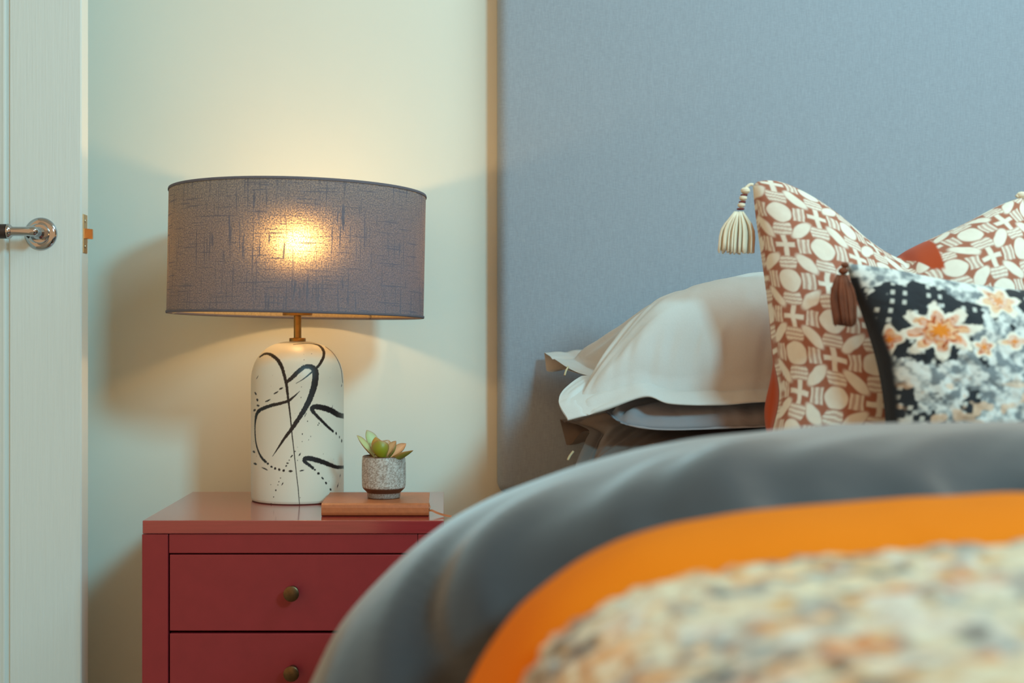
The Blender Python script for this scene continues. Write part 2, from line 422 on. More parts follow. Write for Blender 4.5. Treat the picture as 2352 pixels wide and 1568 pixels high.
STROKES = [
 [(178,375,8),(215,352,14),(260,360,20),(305,395,24),(335,445,22),(355,510,20),(370,575,20),(378,640,16),(388,720,12),(400,820,9),(410,930,7),(425,1060,6),(440,1200,5),(455,1330,5),(464,1440,4)],
 [(270,1090,2),(310,1030,10),(360,955,18),(410,890,24),(460,815,28),(510,735,34),(545,660,38),(570,580,42),(580,510,42),(572,465,40),(540,445,32),(500,447,28),(455,480,28),(410,525,26),(368,560,18)],
 [(420,285,3),(500,278,3),(560,280,5),(610,295,12),(636,330,18),(638,370,18),(615,420,18),(585,455,16),(540,495,10),(490,535,6),(440,565,2)],
 [(465,622,2),(430,655,10),(385,690,18),(330,708,20),(270,722,22),(210,742,24),(170,765,22),(152,800,16),(144,860,8),(144,930,7),(152,1000,8),(170,1060,10),(195,1105,14),(220,1130,16)],
 [(790,803,30),(740,790,34),(700,765,36),(650,745,38),(600,735,36),(565,735,30),(555,755,28),(580,790,20),(620,830,18),(665,875,16),(705,910,14)],
 [(795,1168,20),(730,1168,24),(680,1150,28),(620,1128,32),(560,1110,34),(510,1105,30),(500,1125,26),(530,1150,20),(560,1175,18)],
 [(650,300,2),(700,340,3),(740,400,4),(765,470,4),(775,560,3)]]
DOTS = [(235,1143,16,13,30),(262,1165,15,12,30),(288,1178,14,16,0),(318,1186,14,17,0),(350,1193,15,17,20),(400,1197,24,13,0),(480,1193,26,9,-12),
 (728,925,10,18,0),(752,952,6,15,0),(768,978,8,20,0),(575,1188,13,12,0),(600,1214,16,16,0),(630,1248,10,18,-40),(655,1283,12,16,-20),(688,1330,11,16,-20),
 (330,603,26,11,-25),(295,632,32,9,-30),(235,690,36,9,-25),(160,522,22,4,-60),(148,640,22,9,60),(160,685,17,12,70),(165,725,18,12,10),(140,758,18,13,-50),
 (135,1058,18,11,40),(145,1145,22,12,20),(213,1180,38,8,25),(465,1078,22,8,-60),(405,1092,16,8,-50),(378,1140,14,9,0),(368,1160,11,9,0),(450,1025,5,4,0),(433,1055,8,6,0),
 (478,590,6,6,0),(475,667,5,5,0),(522,838,5,5,0),(605,852,10,5,70),(597,865,7,7,0),(485,930,7,8,0),(545,947,4,7,0),(530,972,5,5,0),(483,985,5,5,0),
 (327,1247,7,7,0),(315,1273,6,6,0),(308,1296,6,6,0),(293,1335,8,10,0),(277,1383,6,6,0),(260,1432,6,6,0),(340,1290,20,6,-60),(257,1294,4,4,0),(468,1388,5,5,0),
 (740,1300,24,4,-75),(757,1230,20,3,-80),(768,580,16,3,-75),(552,352,4,4,0),(497,396,4,4,0),(635,1074,4,4,0),(450,1120,4,4,0),(412,1085,9,7,0),(390,1118,8,6,0),(700,740,3,24,10),(508,790,26,4,-65)]
def paint(px, py):
    """1 where the black brush went, by distance to the strokes (pixels of the front view used as the drawing's own plane)"""
    jag = (fbm(px * 0.55, py * 0.55, 3, 3) - 0.5) * 5.0
    out = np.zeros_like(px)
    for st in STROKES:
        c = catmull(zb_pts(st), 70)
        d = np.full(px.shape, 1e9)
        for a, b in zip(c[:-1], c[1:]):
            ab = b[:2] - a[:2]; L = (ab ** 2).sum() + 1e-9
            t = np.clip(((px - a[0]) * ab[0] + (py - a[1]) * ab[1]) / L, 0, 1)
            w = (a[2] + (b[2] - a[2]) * t) * 0.55
            dd = np.hypot(px - a[0] - ab[0] * t, py - a[1] - ab[1] * t) - np.maximum(w, 0.55) - jag * np.minimum(w / 4.5, 1) * 0.55
            d = np.minimum(d, dd)
        out = np.maximum(out, 1 - sstep(-0.5, 0.7, d))
    for x, y, w, h, ang in DOTS:
        cx, cy = 540 + x / 3.137, 700 + y / 3.137; a = math.radians(ang)
        rx, ry = max(w / 6.27 * 1.15, 0.8), max(h / 6.27 * 1.15, 0.7)
        X, Y = px - cx, py - cy
        r = np.hypot((X * math.cos(a) + Y * math.sin(a)) / rx, (-X * math.sin(a) + Y * math.cos(a)) / ry)
        d = (r - 1) * min(rx, ry) - jag * 0.25
        out = np.maximum(out, 1 - sstep(-0.5, 0.6, d))
    speck = (vnoise(px * 0.45, py * 0.45, 41) > 0.985) * 0.55
    return np.maximum(out, speck)
pr = dome(330)
view = math.atan2(-LY, -LX)
ang = view + np.concatenate([np.linspace(-math.pi * 0.5, math.pi * 0.5, 400), np.linspace(math.pi * 0.5, math.pi * 1.5, 92)[1:-1]])
A = ang[None, :]
bx = LX + pr[:, :1] * np.cos(A); by = LY + pr[:, :1] * np.sin(A); bz = np.repeat(NZ + pr[:, 1:2], len(ang), 1)
# the drawing is laid round the front half and repeated on the back half
fold = np.where(np.arange(len(ang)) < 400, ang - view, math.pi - (ang - view))[None, :]
dx = LX + pr[:, :1] * np.cos(view + fold); dy = LY + pr[:, :1] * np.sin(view + fold)
msk = paint(VX + dx / dy * F, VY - (bz - H) / dy * F)
msk = msk * (pr[:, 1:2] > 0.001)
cream = np.array(srgb((224, 216, 198))); ink = np.array(srgb((30, 25, 26)))
cols = cream + (ink - cream) * msk[..., None]
fc = [list(q) for q in grid_faces(len(pr), len(ang), True)] + [list(range(len(ang)))[::-1]]
obj('lamp_base', np.stack([bx, by, bz], -1).reshape(-1, 3), fc, M['base'], lamp, colors=cols.reshape(-1, 3), label='white ceramic lamp base with splashed black brushstrokes')
zc = NZ + BH - 0.0015
lathe_obj('collar', [(0.0068, 0.0075), (0.0138, 0.0070), (0.0143, 0.006), (0.0143, 0.0012), (0.0138, 0.0)], (LX, LY, zc), M['brass'], lamp, 48)
zs = P(0, 716, LY)[2]
lathe_obj('stem', [(0.0066, zc + 0.005), (0.0066, zs - 0.004)], (LX, LY, 0), M['brass'], lamp, 40)
sk = lathe_obj('socket', [(0.006, -0.0070), (0.024, -0.0070), (0.0257, -0.0062), (0.0257, 0.0), (0.011, 0.001), (0.011, 0.05), (0.007, 0.052), (0, 0.052)], (LX, LY, zs), M['brass'], lamp, 48)
zbulb = P(0, 562, LY)[2]
lathe_obj('bulb', [(0, 0.018), (0.007, 0.0166), (0.0128, 0.0125), (0.0166, 0.007), (0.018, 0), (0.0166, -0.007), (0.0128, -0.0125), (0.009, -0.0158)], (LX, LY, zbulb), M['bulb'], lamp, 32)
lathe_obj('bulb_cap', [(0.0088, -0.0155), (0.0065, -0.022), (0.0065, zs + 0.045 - zbulb)], (LX, LY, zbulb), M['brass'], lamp, 24)
# drum shade, tilted a degree
SR, ST, SB = 0.2206, H + 0.2675, H + 0.0545
tilt = math.radians(1.12)
def tilt_pts(v):
    v = np.array(v, dtype=float); c = np.array([LX, LY, (ST + SB) / 2]); w = v - c
    return np.stack([w[:, 0] * math.cos(tilt) + w[:, 2] * math.sin(tilt), w[:, 1], -w[:, 0] * math.sin(tilt) + w[:, 2] * math.cos(tilt)], 1) + c
seg = 180; rows = np.linspace(SB + 0.003, ST - 0.003, 14)
v, f = lathe([(SR, z) for z in rows], (LX, LY, 0), seg)
shade = obj('lamp_shade', tilt_pts(v), f, M['shade'], lamp, label='grey linen drum shade glowing from inside')
at = shade.data.attributes.new('weave_uv', 'FLOAT_VECTOR', 'POINT')
uvw = np.zeros((len(rows), seg, 3), dtype=np.float32)
for k in range(seg):
    a = (k / seg * 2 * math.pi) % (2 * math.pi); uvw[:, k, 0] = a * SR
uvw[:, :, 1] = rows[:, None]
at.data.foreach_set('vector', uvw.ravel())
for z, up in ((ST, 1), (SB, -1)):
    r = 0.0013
    prf = [(SR + r, z - up * 0.0042), (SR + r * 1.2, z - up * 0.002), (SR + r * 0.7, z), (SR - r * 0.7, z), (SR - r * 1.2, z - up * 0.002), (SR - r, z - up * 0.0042)]
    v, f = lathe(prf, (LX, LY, 0), 140)
    obj('shade_rim', tilt_pts(v), f, M['shade_ring'] if up > 0 else M['shade_ring'], shade)
ps = []
for k in range(3):
    a = math.radians(-62 + 120 * k)
    pts = [(LX + r_ * math.cos(a), LY + r_ * math.sin(a), zs + dz) for r_, dz in ((0.02, 0.002), (0.07, 0.004), (0.15, 0.004), (SR - 0.012, 0.001), (SR - 0.002, -0.002))]
    ps.append(tube(pts, 0.0014, 6))
v, f = join(ps); obj('shade_carrier', v, f, M['wire'], lamp, label='thin white wire arms carrying the shade')

# ------------------------------------------------------------------ notebook and succulent
BZ = NZ + 0.0202
nb = thing('notebook', 'tan leather notebook lying on the nightstand under the succulent pot', 'notebook', (-0.106, 2.04, NZ))
x0, x1, y0, y1 = -0.1902, -0.0226, 1.963, 2.116
bm = bmesh.new()
prof = [(y1, NZ + 0.0005), (y0 + 0.004, NZ + 0.0005), (y0 + 0.0010, NZ + 0.0025), (y0, NZ + 0.006), (y0 + 0.0004, NZ + 0.0135), (y0 + 0.0020, NZ + 0.018), (y0 + 0.006, BZ), (y1, BZ),
        (y1, BZ - 0.0022), (y0 + 0.008, BZ - 0.0022), (y0 + 0.0035, NZ + 0.015), (y0 + 0.0035, NZ + 0.005), (y0 + 0.008, NZ + 0.0027), (y1, NZ + 0.0027)]
lo = [bm.verts.new((x0, y, z)) for y, z in prof]; hi = [bm.verts.new((x1, y, z)) for y, z in prof]
n = len(prof)
for i in range(n): bm.faces.new((lo[i], lo[(i + 1) % n], hi[(i + 1) % n], hi[i]))
for a, b, c, d in ((0, 1, 12, 13), (1, 2, 11, 12), (2, 3, 4, 11), (4, 5, 10, 11), (5, 6, 9, 10), (6, 7, 8, 9)):
    bm.faces.new([lo[i] for i in (a, b, c, d)]); bm.faces.new([hi[i] for i in (a, b, c, d)])
bm_obj('cover', bm, M['leather'], nb)
box('page_block', (x0 + 0.003, y0 + 0.004, NZ + 0.0028), (x1 - 0.003, y1 - 0.003, BZ - 0.0023), M['pages'], nb, 0)
rp = [P(981, 1158, 1.975), P(986, 1161, 1.972), P(988, 1167, 1.970), P(984, 1172, 1.970), P(992, 1172, 1.969), P(1003, 1177, 1.967), P(1018, 1182, 1.964), P(1037, 1186, 1.962)]
c = catmull(rp, 40)
side = np.array([0.0006, 0.0012, 0.0014])
v = np.concatenate([c + side, c - side, c - side + (0, .0006, 0), c + side + (0, .0006, 0)]).reshape(4, 40, 3).transpose(1, 0, 2).reshape(-1, 3)
obj('ribbon', v, grid_faces(40, 4, True), M['leather'], nb, smooth=False, label='thin leather bookmark ribbon')

PX, PY = P(881.5, 0, 2.04)[0], 2.04
pt = thing('potted_succulent', 'small green succulent in a speckled grey cylinder pot on the tan notebook', 'plant', (PX, PY, BZ))
prf = [(0.0, 0.0), (0.0235, 0.0), (0.0262, 0.001), (0.0268, 0.005), (0.0270, 0.0085), (0.0285, 0.0105), (0.0335, 0.0155), (0.0348, 0.0185), (0.0352, 0.024), (0.0355, 0.040), (0.0352, 0.058), (0.0347, 0.0655), (0.0340, 0.0678),
       (0.0328, 0.0680), (0.0320, 0.0668), (0.0318, 0.050)]
pp = catmull(prf[1:], 90); pp = np.vstack([[0, 0], pp])
a = np.arange(160) * 2 * math.pi / 160
fac = 1 + 0.006 * np.sign(np.cos(a * 14)) * np.abs(np.cos(a * 14)) ** 0.5
bod = sstep(0.017, 0.022, pp[:, 1]) * (1 - sstep(0.060, 0.066, pp[:, 1])) * (np.arange(len(pp)) < 80)
rr = pp[:, :1] * (1 + (fac[None] - 1) * bod[:, None])
V = np.stack([PX + rr * np.cos(a), PY + rr * np.sin(a), np.repeat(BZ + pp[:, 1:2], 160, 1)], -1)
s_ = np.cumsum(np.concatenate([[0], np.linalg.norm(np.diff(pp, axis=0), axis=1)]))[:, None]
nA = fbm(a[None] * 26 + 0 * s_, s_ * 760 + 0 * a[None], 8, 2)
light, dk, brn = (np.array(srgb(c)) for c in ((196, 192, 186), (148, 136, 126), (92, 58, 42)))
t = sstep(0.36, 0.62, nA)[..., None]; cc = dk + (light - dk) * t
bw = np.maximum(1 - sstep(0.016, 0.0185, pp[:, 1]), sstep(0.0655, 0.0675, pp[:, 1]))[:, None]
bw = np.maximum(bw, (np.arange(len(pp)) >= 78)[:, None] * 1.0)
bw = np.clip(bw + 0 * a[None], 0, 1)[..., None]
foot = ((pp[:, 1] < 0.0085)[:, None, None]) * 0.45
cc = cc + (brn - cc) * bw * (1 - foot)
obj('pot', V.reshape(-1, 3), [list(q) for q in grid_faces(len(pp), 160, True)], M['pot'], pt, colors=cc.reshape(-1, 3), label='crackle glazed grey pot with brown rim and foot')
lathe_obj('soil', [(0.0, 0.0605), (0.018, 0.060), (0.0322, 0.0575)], (PX, PY, BZ), M['soil'], pt, 40)
_q = catmull([(0, .34), (.2, .46), (.42, .84), (.6, 1.0), (.74, .93), (.86, .66), (.94, .34), (1.0, 0.0)], 60); LEAFW = (_q[:, 0], _q[:, 1])
def leaf_mesh(base, tip, width, thick, face, bend=0.0, spoon=0.45, inner=(196, 176, 134), outer=(128, 146, 46), edge=(170, 110, 70)):
    base, tip, face = (np.asarray(q, dtype=float) for q in (base, tip, face))
    ax = tip - base; L = np.linalg.norm(ax); ax /= L
    face = face - ax * face.dot(ax); face /= np.linalg.norm(face); sd = np.cross(ax, face)
    m, n = 22, 20; V, C = [], []
    for i in range(m):
        s = i / (m - 1)
        w = width * 0.56 * np.interp(s, *LEAFW)
        w = max(w, 1e-5); th = thick * (0.5 + 0.5 * math.sin(math.pi * s)) * (1 - s ** 5) + 1e-5
        c = base + ax * L * s + face * (bend * L * (s * s - s))
        for j in range(n):
            a_ = 2 * math.pi * j / n; x, y = math.cos(a_), math.sin(a_)
            yy = y * th * (0.35 if y > 0 else 1.0) + (x * x - 0.4) * w * 0.32
            V.append(c + sd * x * w + face * yy)
            k = 0.5 + 0.5 * y; e = abs(x) ** 6
            q = np.array(srgb(outer)) * (1 - k) + np.array(srgb(inner)) * k
            q = q + (np.array(srgb(edge)) - q) * min(1, 0.75 * e + 0.7 * s ** 9)
            C.append(q)
    f = [list(q) for q in grid_faces(m, n, True)] + [list(range(n))[::-1], [(m - 1) * n + k for k in range(n)]]
    return np.array(V), f, np.array(C)
Lf = [  # base px,py,depth  tip px,py,depth  width thick facing bend spoon colours
 ((864,1056,2.040),(819,999,2.030),.0135,.003,(0.7,-0.5,0.5),-.10,.66,dict(inner=(200,200,140),outer=(150,130,60))),
 ((872,1052,2.055),(842,987,2.065),.0195,.004,(0.5,-0.75,0.25),-.12,.52,dict(inner=(178,196,140),outer=(160,170,90))),
 ((874,1056,2.030),(862,1003,2.036),.0170,.005,(-0.2,0.8,0.5),.10,.62,dict(outer=(172,136,52),inner=(160,160,60))),
 ((882,1056,2.020),(867,1010,2.004),.0262,.008,(-0.05,0.65,0.8),.16,.58,dict(outer=(138,146,24),inner=(150,160,70))),
 ((876,1050,2.060),(893,1010,2.070),.0200,.004,(0.1,-0.9,0.3),-.10,.6,dict(inner=(212,176,138),outer=(170,150,90))),
 ((885,1056,2.030),(910,1012,2.030),.0205,.006,(-0.75,-0.45,0.5),-.14,.62,dict(inner=(214,180,140),outer=(112,138,40))),
 ((890,1056,2.045),(933,1018,2.050),.0200,.004,(-0.45,-0.6,0.8),-.08,.62,dict(inner=(216,168,132),outer=(180,150,84))),
 ((886,1060,2.025),(950,1034,2.010),.0185,.006,(-0.25,0.1,0.95),-.14,.58,dict(inner=(176,184,92),outer=(104,126,36))),
 ((880,1058,2.060),(915,1030,2.095),.020,.005,(0.0,-0.5,0.9),-.10,.6,dict()),
 ((876,1058,2.060),(850,1025,2.095),.020,.005,(0.2,-0.5,0.9),-.10,.6,dict())]
for b, tp, w, th, fcg, bend, sp, kw in Lf:
    v, f, cl = leaf_mesh(P(*b), P(*tp), w, th, fcg, bend, sp, **kw)
    obj('leaf', v, f, M['leaf'], pt, colors=cl)

# ------------------------------------------------------------------ headboard
HX0, HX1, HF, HZ0, HZ1 = 0.1040, 1.78, 2.366, H - 0.2775, 1.60
bm = box_bm((HX0, HF, HZ0), (HX1, WALL - 0.0005, HZ1), 0.0)
ed = [e for e in bm.edges if not all(abs(v.co.y - (WALL - 0.0005)) < 1e-5 for v in e.verts)]
bmesh.ops.bevel(bm, geom=ed, offset=0.021, segments=7, affect='EDGES', profile=0.5)
hb = bm_obj('headboard', bm, M['headboard'], smooth=True, loc=(0.94, WALL, HZ0))
hb['label'] = 'tall blue grey linen upholstered headboard mounted on the wall behind the pillows'; hb['category'] = 'headboard'
try: hb.data.set_sharp_from_angle(angle=math.radians(50))
except Exception: pass

# ------------------------------------------------------------------ bed
MX0, MX1, MZ = 0.125, 1.645, 0.58
bed = thing('bed', 'divan bed with white mattress under the charcoal duvet', 'bed', (0.885, 1.35, 0))
box('mattress', (MX0, 0.40, 0.34), (MX1, 2.355, MZ), M['mattress'], bed, 0.03)
box('bed_base', (MX0 + 0.005, 0.41, 0.06), (MX1 - 0.005, 2.35, 0.34), M['charcoal'], bed, 0.01)
for fx in (MX0 + 0.08, MX1 - 0.08):
    for fy in (0.5, 2.26): lathe_obj('foot', [(0.02, 0.0), (0.03, 0.06)], (fx, fy, 0), M['dark_cloth'], bed, 20, cap0=True, cap1=True)

XC = 0.885
def curve_px(pts, d, n=110):
    q = np.array([[(x - VX) * d / F, H + (VY - y) * d / F] for x, y in pts]); return curve_w(q, d, n)
def curve_w(q, d, n=110):
    q = np.asarray(q, dtype=float)
    q = np.vstack([q, [[XC, q[-1, 1] + 0.004]]])
    c = catmull(q, n)
    full = np.vstack([c, np.stack([2 * XC - c[::-1][1:, 0], c[::-1][1:, 1]], 1)])
    return np.stack([full[:, 0], np.full(len(full), d), full[:, 1]], 1)
def loft(curves, m):
    """smooth surface through cross-sections, rows resampled along the depth"""
    C = np.array(curves); K, n, _ = C.shape
    out = np.stack([catmull(C[:, j], m) for j in range(n)], 1)
    return out
sil = [(700,2080),(668,1930),(664,1780),(684,1660),(719,1568),(775,1455),(872,1340),(985,1240),(1115,1165),(1250,1113),(1400,1066),(1600,1020),(1800,998),(2000,986),(2200,981),(2352,978)]
D2 = curve_px(sil, 1.15)
D3 = curve_px([(860,2200),(800,1950),(800,1760),(830,1640),(868,1560),(935,1450),(1015,1352),(1112,1268),(1230,1202),(1380,1146),(1600,1096),(1800,1074),(2000,1062),(2352,1052)], 1.05)
org_up = [(1030,2100),(1005,1900),(1020,1720),(1066,1568),(1145,1432),(1230,1340),(1350,1262),(1500,1204),(1700,1166),(2000,1144),(2352,1128)]
D4 = curve_px([(x + 4, y + 8) for x, y in org_up], 0.955)
def shift(c, dx, dz, d):
    o = c.copy(); s = np.sign(o[:, 0] - XC); o[:, 0] -= s * dx * np.clip(np.abs(o[:, 0] - XC) / 0.8, 0, 1) * 1.0; o[:, 2] += dz; o[:, 1] = d; return o
def inward(c, dx, dz, d):
    o = c.copy(); k = (np.abs(o[:, 0] - XC) - dx) / np.abs(o[:, 0] - XC).clip(1e-6); o[:, 0] = XC + (o[:, 0] - XC) * np.where(np.abs(o[:, 0] - XC) > 0.2, k, 1); o[:, 2] += dz; o[:, 1] = d; return o
D1 = inward(D2, 0.012, -0.010, 1.30)
D0 = inward(D2, 0.03, -0.045, 1.43)
D00 = inward(D2, 0.06, -0.12, 1.485)
T2w = curve_px([(1180,2300),(1160,1950),(1175,1700),(1218,1568),(1285,1478),(1400,1400),(1600,1338),(1850,1298),(2100,1276),(2352,1264)], 0.835)
T3w = curve_w([(.03,-.46+H),(.04,-.34+H),(.062,-.25+H),(.105,-.2+H),(.17,-.172+H),(.24,-.157+H),(.33,-.149+H),(.6,-.142+H)], 0.70)
T4w = curve_w([(.03,-.46+H),(.045,-.35+H),(.07,-.265+H),(.11,-.213+H),(.17,-.186+H),(.24,-.17+H),(.33,-.161+H),(.6,-.153+H)], 0.55)
T5w = curve_w([(.03,-.46+H),(.045,-.36+H),(.07,-.275+H),(.11,-.223+H),(.17,-.196+H),(.24,-.18+H),(.33,-.171+H),(.6,-.163+H)], 0.43)
T6w = curve_w([(.04,-.48+H),(.06,-.40+H),(.09,-.33+H),(.13,-.29+H),(.18,-.27+H),(.25,-.255+H),(.35,-.25+H),(.6,-.245+H)], 0.372)
T7w = curve_w([(.05,-.56+H),(.07,-.54+H),(.10,-.52+H),(.14,-.51+H),(.19,-.505+H),(.26,-.5+H),(.36,-.5+H),(.6,-.5+H)], 0.366)
und = lambda c: inward(c, 0.022, -0.022, float(c[0, 1]) + (0.014 if c[0, 1] < 0.38 else 0))
D4v = inward(D4, 0.030, -0.030, 0.965)
DG = loft([D00, D0, D1, D2, D3, D4v, und(T2w), und(T3w), und(T4w), und(T5w), und(T6w), und(T7w)], 150)
# gathers running from the crest to the throw, and soft puckers
N = grid_normals(DG); N *= np.sign(N[:, N.shape[1] // 2, 2]).mean()
m_, n_ = DG.shape[:2]
dep = DG[..., 1]; arc = np.concatenate([np.zeros((m_, 1)), np.cumsum(np.linalg.norm(np.diff(DG, axis=1), axis=2), axis=1)], 1)
gath = sstep(1.17, 1.03, dep) * sstep(0.90, 0.955, dep)
wr = (fbm(arc * 13 - dep * 20, dep * 3.0, 21, 2) - 0.5) * 0.055 * gath
rid = np.abs(fbm(arc * 17 - dep * 30, dep * 4, 33, 2) - 0.5) / 0.16; wr += np.exp(-rid ** 2) * 0.005 * gath
wr += (fbm(arc * 5, dep * 6, 5, 3) - 0.5) * 0.010 * sstep(0.9, 1.0, dep)
keep = 1 - 0.75 * np.exp(-((dep - 1.16) / 0.05) ** 2)
DG = DG + N * (wr * keep)[..., None]
def cloth(name, G, material, parent=None, thick=0.012, colors=None, **k):
    f = grid_faces(G.shape[0], G.shape[1])
    o = obj(name, G.reshape(-1, 3), f, material, parent, colors=None if colors is None else colors.reshape(-1, 3), **k)
    v0 = G[1:-1, G.shape[1] // 2]
    nz_ = o.data.polygons[(G.shape[0] // 2) * (G.shape[1] - 1) + G.shape[1] // 2].normal.z
    if nz_ < 0: o.data.flip_normals()
    md = o.modifiers.new('thickness', 'SOLIDIFY'); md.thickness = thick; md.offset = -1
    return o
dv_ = cloth('duvet', DG, M['duvet'], thick=0.012, loc=(0.885, 0.95, MZ))
dv_['label'] = 'puffy charcoal grey duvet bulging over the near side of the bed'; dv_['category'] = 'duvet'

throw = thing('throw_blanket', 'orange edged woven multicolour throw laid across the foot of the bed', 'blanket', (0.885, 0.65, 0.70))
T0 = curve_px(org_up, 0.957); T0 = inward(T0, 0.006, -0.006, 0.957)
T0b = curve_px([(x + 8, y + 8) for x, y in org_up], 0.950)
T1 = curve_px([(1100,2200),(1080,1930),(1092,1700),(1126,1568),(1200,1444),(1300,1348),(1450,1266),(1700,1212),(2000,1186),(2352,1170)], 0.893)
T1c = curve_px([(1150,2260),(1130,1940),(1145,1700),(1183,1568),(1255,1463),(1370,1376),(1560,1307),(1800,1265),(2100,1240),(2352,1228)], 0.852)
T2b = inward(T2w, 0.016, -0.024, 0.826); T1c = inward(T1c, 0.003, -0.003, 0.852)
OG = loft([T0, T0b, T1, T1c, T2b], 40)
OG = OG + (fbm(np.arange(OG.shape[1])[None] * 0.11 + 0 * OG[..., 0], np.arange(40)[:, None] * 0.05 + 0 * OG[..., 0], 9, 3) - 0.5)[..., None] * 0.006 * np.array([0, 0.4, 1])
cloth('border', OG, M['orange'], throw, thick=0.008, label='plain orange cotton border')
PG = loft([inward(T2w, 0.006, -0.006, 0.838), inward(T2w, -0.003, 0.004, 0.828), inward(T3w, -0.002, 0.003, 0.70), T4w, T5w, T6w, T7w], 230)
PG = np.stack([np.stack([np.interp(np.linspace(0, 1, 640), np.linspace(0, 1, PG.shape[1]), PG[i, :, k]) for k in range(3)], 1) for i in range(230)])
N = grid_normals(PG); N *= np.sign(N[:, 320, 2]).mean()
arc = np.concatenate([np.zeros((230, 1)), np.cumsum(np.linalg.norm(np.diff(PG, axis=1), axis=2), axis=1)], 1)
rw = np.concatenate([np.zeros((1, 640)), np.cumsum(np.linalg.norm(np.diff(PG, axis=0), axis=2), axis=0)], 0)
X, Y = arc, rw
chev = (Y * 42 + np.abs(((X * 13) % 1) - 0.5) * 1.2)
tuft = fbm(X * 110, Y * 110, 51, 2)
lift = (tuft - 0.4) * 0.012 * sstep(0, 0.02, rw + 0.004)
PG = PG + N * np.maximum(lift, -0.002)[..., None]
pal = {k: np.array(srgb(c)) for k, c in dict(cream=(222, 206, 176), white=(220, 210, 194), tan=(214, 170, 112), peach=(236, 180, 120), grey=(150, 150, 146), dark=(56, 56, 60), orange=(214, 120, 50)).items()}
C = np.zeros(PG.shape) + pal['cream']
def lay(c, mask, s=1.0):
    global C; C = C + (pal[c] - C) * (np.clip(mask, 0, 1) * s)[..., None]
nA, nB, nC, nD = (fbm(X * a_, Y * b_, s, 3) for a_, b_, s in ((22, 46, 1), (34, 52, 2), (18, 58, 3), (40, 66, 4)))
ph = chev % 1.0
lay('tan', sstep(0.5, 0.62, nA) * 0.9); lay('white', sstep(0.52, 0.64, nB))
lay('peach', sstep(0.55, 0.66, nC) * 0.9); lay('grey', sstep(0.58, 0.68, nD) * 0.8)
lay('orange', sstep(0.64, 0.74, nA) * 0.7)
lay('dark', 0.8 * sstep(0.64, 0.70, fbm(X * 28 + 9, Y * 60 + 3, 6, 3)))
lay('dark', sstep(0.022, 0.006, rw) * sstep(0.50, 0.60, fbm(X * 20, Y * 4, 16, 2)))
lay('dark', sstep(0.72, 0.82, ph) * sstep(0.98, 0.9, ph) * sstep(0.45, 0.6, nC) * 0.35)
lay('white', sstep(0.25, 0.35, ph) * sstep(0.6, 0.5, ph) * sstep(0.42, 0.55, nA) * 0.6)
cloth('woven_panel', PG, M['throw'], throw, thick=0.006, colors=C, label='multicolour cream, peach, grey and charcoal woven cloth')

# ------------------------------------------------------------------ pillows
def coons(Lc, Rc, Bc, Tc, m, n):
    """patch between a left, right, bottom (near) and top (far) edge; rows run bottom to top, columns left to right"""
    L, R_, B, T = catmull(Lc, m), catmull(Rc, m), catmull(Bc, n), catmull(Tc, n)
    u = np.linspace(0, 1, n)[None, :, None]; v = np.linspace(0, 1, m)[:, None, None]
    S = (1 - u) * L[:, None] + u * R_[:, None] + (1 - v) * B[None] + v * T[None]
    S -= (1 - u) * (1 - v) * L[0] + u * (1 - v) * R_[0] + (1 - u) * v * L[-1] + u * v * R_[-1]
    return S, u[..., 0] * np.ones((m, 1)), v[..., 0] * np.ones((1, n))
def px3(l): return [P(*q) for q in l]
def fat(u, v, fu, fv, e=0.55, p=2.0):
    """pillow profile with a flat flange of relative width fu, fv"""
    a = np.clip((np.minimum(u, 1 - u) - fu) / (0.5 - fu), 0, 1); b = np.clip((np.minimum(v, 1 - v) - fv) / (0.5 - fv), 0, 1)
    return ((1 - (1 - a) ** p) * (1 - (1 - b) ** p)) ** e
